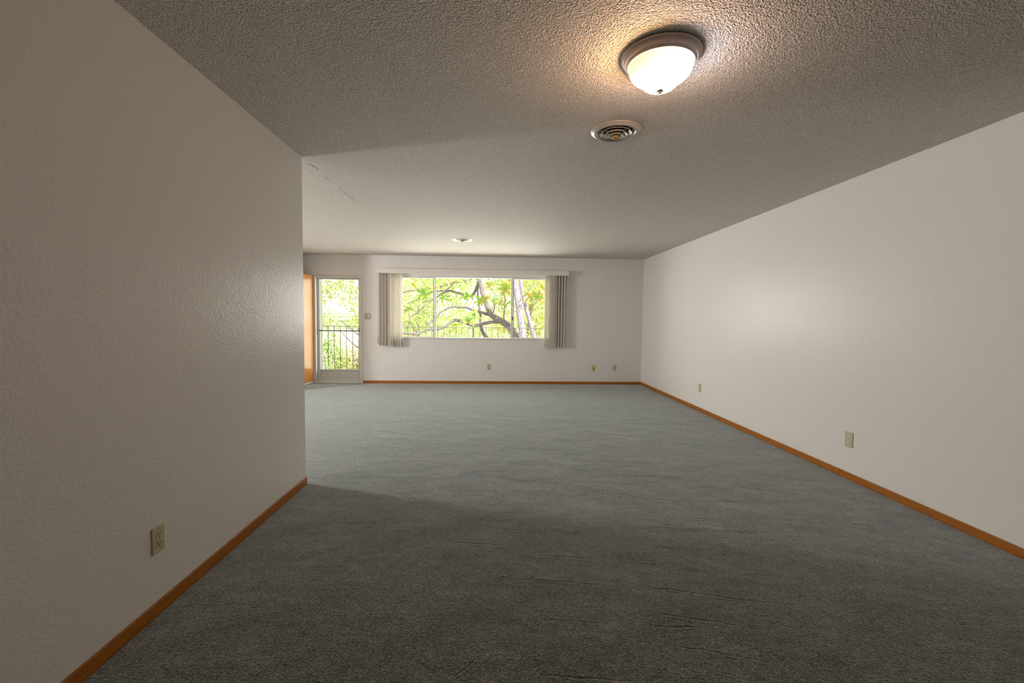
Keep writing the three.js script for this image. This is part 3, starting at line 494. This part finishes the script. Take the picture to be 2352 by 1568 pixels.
function bushyTree(label, x, z, h, seed, clumps, count, size, palette) {
  const o = thing('leafy_tree', label, 'tree', [x, GY, z]), R = rng(seed);
  part('trunk', taper([[0, 0, 0], [0.1, h * 0.3, 0.05], [-0.05, h * 0.6, 0], [0.05, h * 0.9, 0.05]], 0.14, 0.03, { seed }), M.greyBark, o);
  for (let k = 0; k < 7; k++) { const a = R() * 6.28, y = h * (0.3 + 0.07 * k), l = 0.8 + R() * 0.9; part('branch', taper([[0, y, 0], [Math.cos(a) * l * 0.5, y + 0.35, Math.sin(a) * l * 0.5], [Math.cos(a) * l, y + 0.6 + R() * 0.4, Math.sin(a) * l]], 0.04, 0.01, { seed: seed + k, along: 8, round: 6 }), M.greyBark, o); }
  foliage(o, seed + 50, clumps.map(([a, b, c, ...r]) => [a - x, b - GY, c - z, ...r]), count, size, palette);
}
bushyTree('lime green tree behind the magnolia, filling the left half of the window', -2.4, -18.5, 5.4, 201, [[-3.4, 1.3, -18.5, 1.4, 1.2, 1.0], [-1.6, 0.9, -18.2, 1.4, 1.1, 1.0], [-2.5, 2.6, -18.6, 2.2, 1.0, 1.1]], 5200, 0.115, LIME);
bushyTree('yellow green tree behind the twin trunks, in the right half of the window', 1.5, -19, 5.6, 211, [[0.4, 1.0, -18.8, 1.2, 1.1, 1.0], [2.2, 1.4, -18.6, 1.2, 1.3, 1.0], [1.2, 2.8, -19, 2.0, 1.0, 1.1]], 4600, 0.115, LIME.concat(GOLD.slice(0, 2)));
bushyTree('tree with orange tinged leaves seen high through the screen door', -3.95, -14.9, 5.6, 221, [[-4.6, 2.0, -14.8, 0.55, 0.75, 0.5], [-5.1, 2.35, -14.9, 0.5, 0.45, 0.4], [-5.55, 2.1, -15.2, 0.4, 0.4, 0.4], [-4.35, 1.2, -14.8, 0.35, 0.5, 0.4]], 1150, 0.105, GOLD.concat(GREEN));
bushyTree('green tree farther back, left of the screen door view', -8.3, -20, 5.4, 231, [[-8.1, 2.3, -20, 0.9, 0.9, 0.8], [-7.6, 1.2, -20, 0.9, 0.5, 0.8], [-6.4, 1.0, -20.5, 1.1, 0.5, 0.7]], 1900, 0.12, GREEN.concat(LIME));
bushyTree('tall tree far behind the magnolia, its crown closing the left of the window', -4.2, -25, 6.4, 241, [[-4.6, 1.2, -25, 1.8, 1.6, 1.2], [-2.2, 0.8, -25, 1.8, 1.4, 1.2], [-3.4, 3.2, -25.5, 2.8, 1.2, 1.2]], 6000, 0.17, LIME.concat(GREEN));
bushyTree('tall tree far behind the twin trunks, its crown closing the right of the window', 2.2, -26, 6.4, 251, [[0.6, 0.8, -26, 1.8, 1.4, 1.2], [3.0, 1.2, -25.5, 1.8, 1.6, 1.2], [1.6, 3.3, -26, 2.8, 1.2, 1.2]], 6000, 0.17, LIME.concat(GREEN));
function shrub(label, x, y, z, r, h, seed, count, palette) {
  const o = thing('shrub', label, 'shrub', [x, GY, z]), R = rng(seed), top = y - GY;
  for (let k = 0; k < 5; k++) { const a = R() * 6.28; part('stem', taper([[0, 0, 0], [Math.cos(a) * r * 0.3, top * 0.5, Math.sin(a) * r * 0.3], [Math.cos(a) * r * 0.6, top * 0.95, Math.sin(a) * r * 0.6]], 0.03, 0.008, { seed: seed + k, along: 8, round: 6 }), M.greyBark, o); }
  foliage(o, seed + 9, [[0, top, 0, r, h, r * 0.8], [r * 0.5, top - h * 0.6, 0.1, r * 0.8, h * 0.7, r * 0.7]], count, 0.10, palette);
}
shrub('deep green shrub below the railing, left in the screen door view', -5.6, 0.15, -15.4, 0.62, 0.75, 301, 1500, GREEN);
shrub('yellowish shrub low behind the screen door kick panel', -4.75, -0.15, -14.8, 0.6, 0.5, 311, 1000, LIME.concat(GOLD));
shrub('pinkish twiggy shrub at the right edge of the screen door view', -4.3, 0.15, -14.6, 0.35, 0.5, 321, 330, [[0.62, 0.42, 0.42], [0.5, 0.3, 0.32], [0.5, 0.56, 0.14]]);
shrub('pale green shrub under the magnolia at the foot of the window view', -1.0, 0.35, -16.5, 1.5, 0.6, 331, 1900, LIME);
shrub('yellow shrub beyond the railing, right of the window view', 1.6, 0.3, -15.6, 0.9, 0.6, 341, 900, LIME.concat(GOLD));
{ const o = struct('garden_ground', 'sunlit ground below the balcony'); part('surface', box(-40, 40, GY - 0.3, GY, -60, ZF - WT - 0.1), M.ground, o); }
{ const o = thing('neighbour_house', 'pale house with a low grey roof far behind the trees', 'house', [-9.6, GY, -27]);
  part('wall', box(-5, 5, 0, 4.3, -4, 0), M.housewall, o);
  const s = new THREE.Shape([[-0.5, 4.2], [4.6, 5.6], [4.6, 5.45], [-0.4, 4.05]].map((p) => new THREE.Vector2(...p)));
  part('roof', new THREE.ExtrudeGeometry(s, { depth: 11, bevelEnabled: false }).rotateY(Math.PI / 2).translate(-5.5, 0, 0), M.roofing, o);
  part('gutter', box(-5.5, 5.5, 3.98, 4.12, 0.42, 0.54), M.housewall, o); }
{ const o = thing('overhead_cable', 'thin dark overhead cable crossing the screen door view', 'cable', [0, 0, 0]);
  part('wire', taper([[-16, 2.35, -20], [-9, 2.14, -20], [-7.2, 2.12, -20], [-4, 2.2, -20], [6, 3.2, -20]], 0.012, 0.012, { along: 40, round: 6, rough: 0 }), M.iron, o); }

renderer.render(scene, camera);
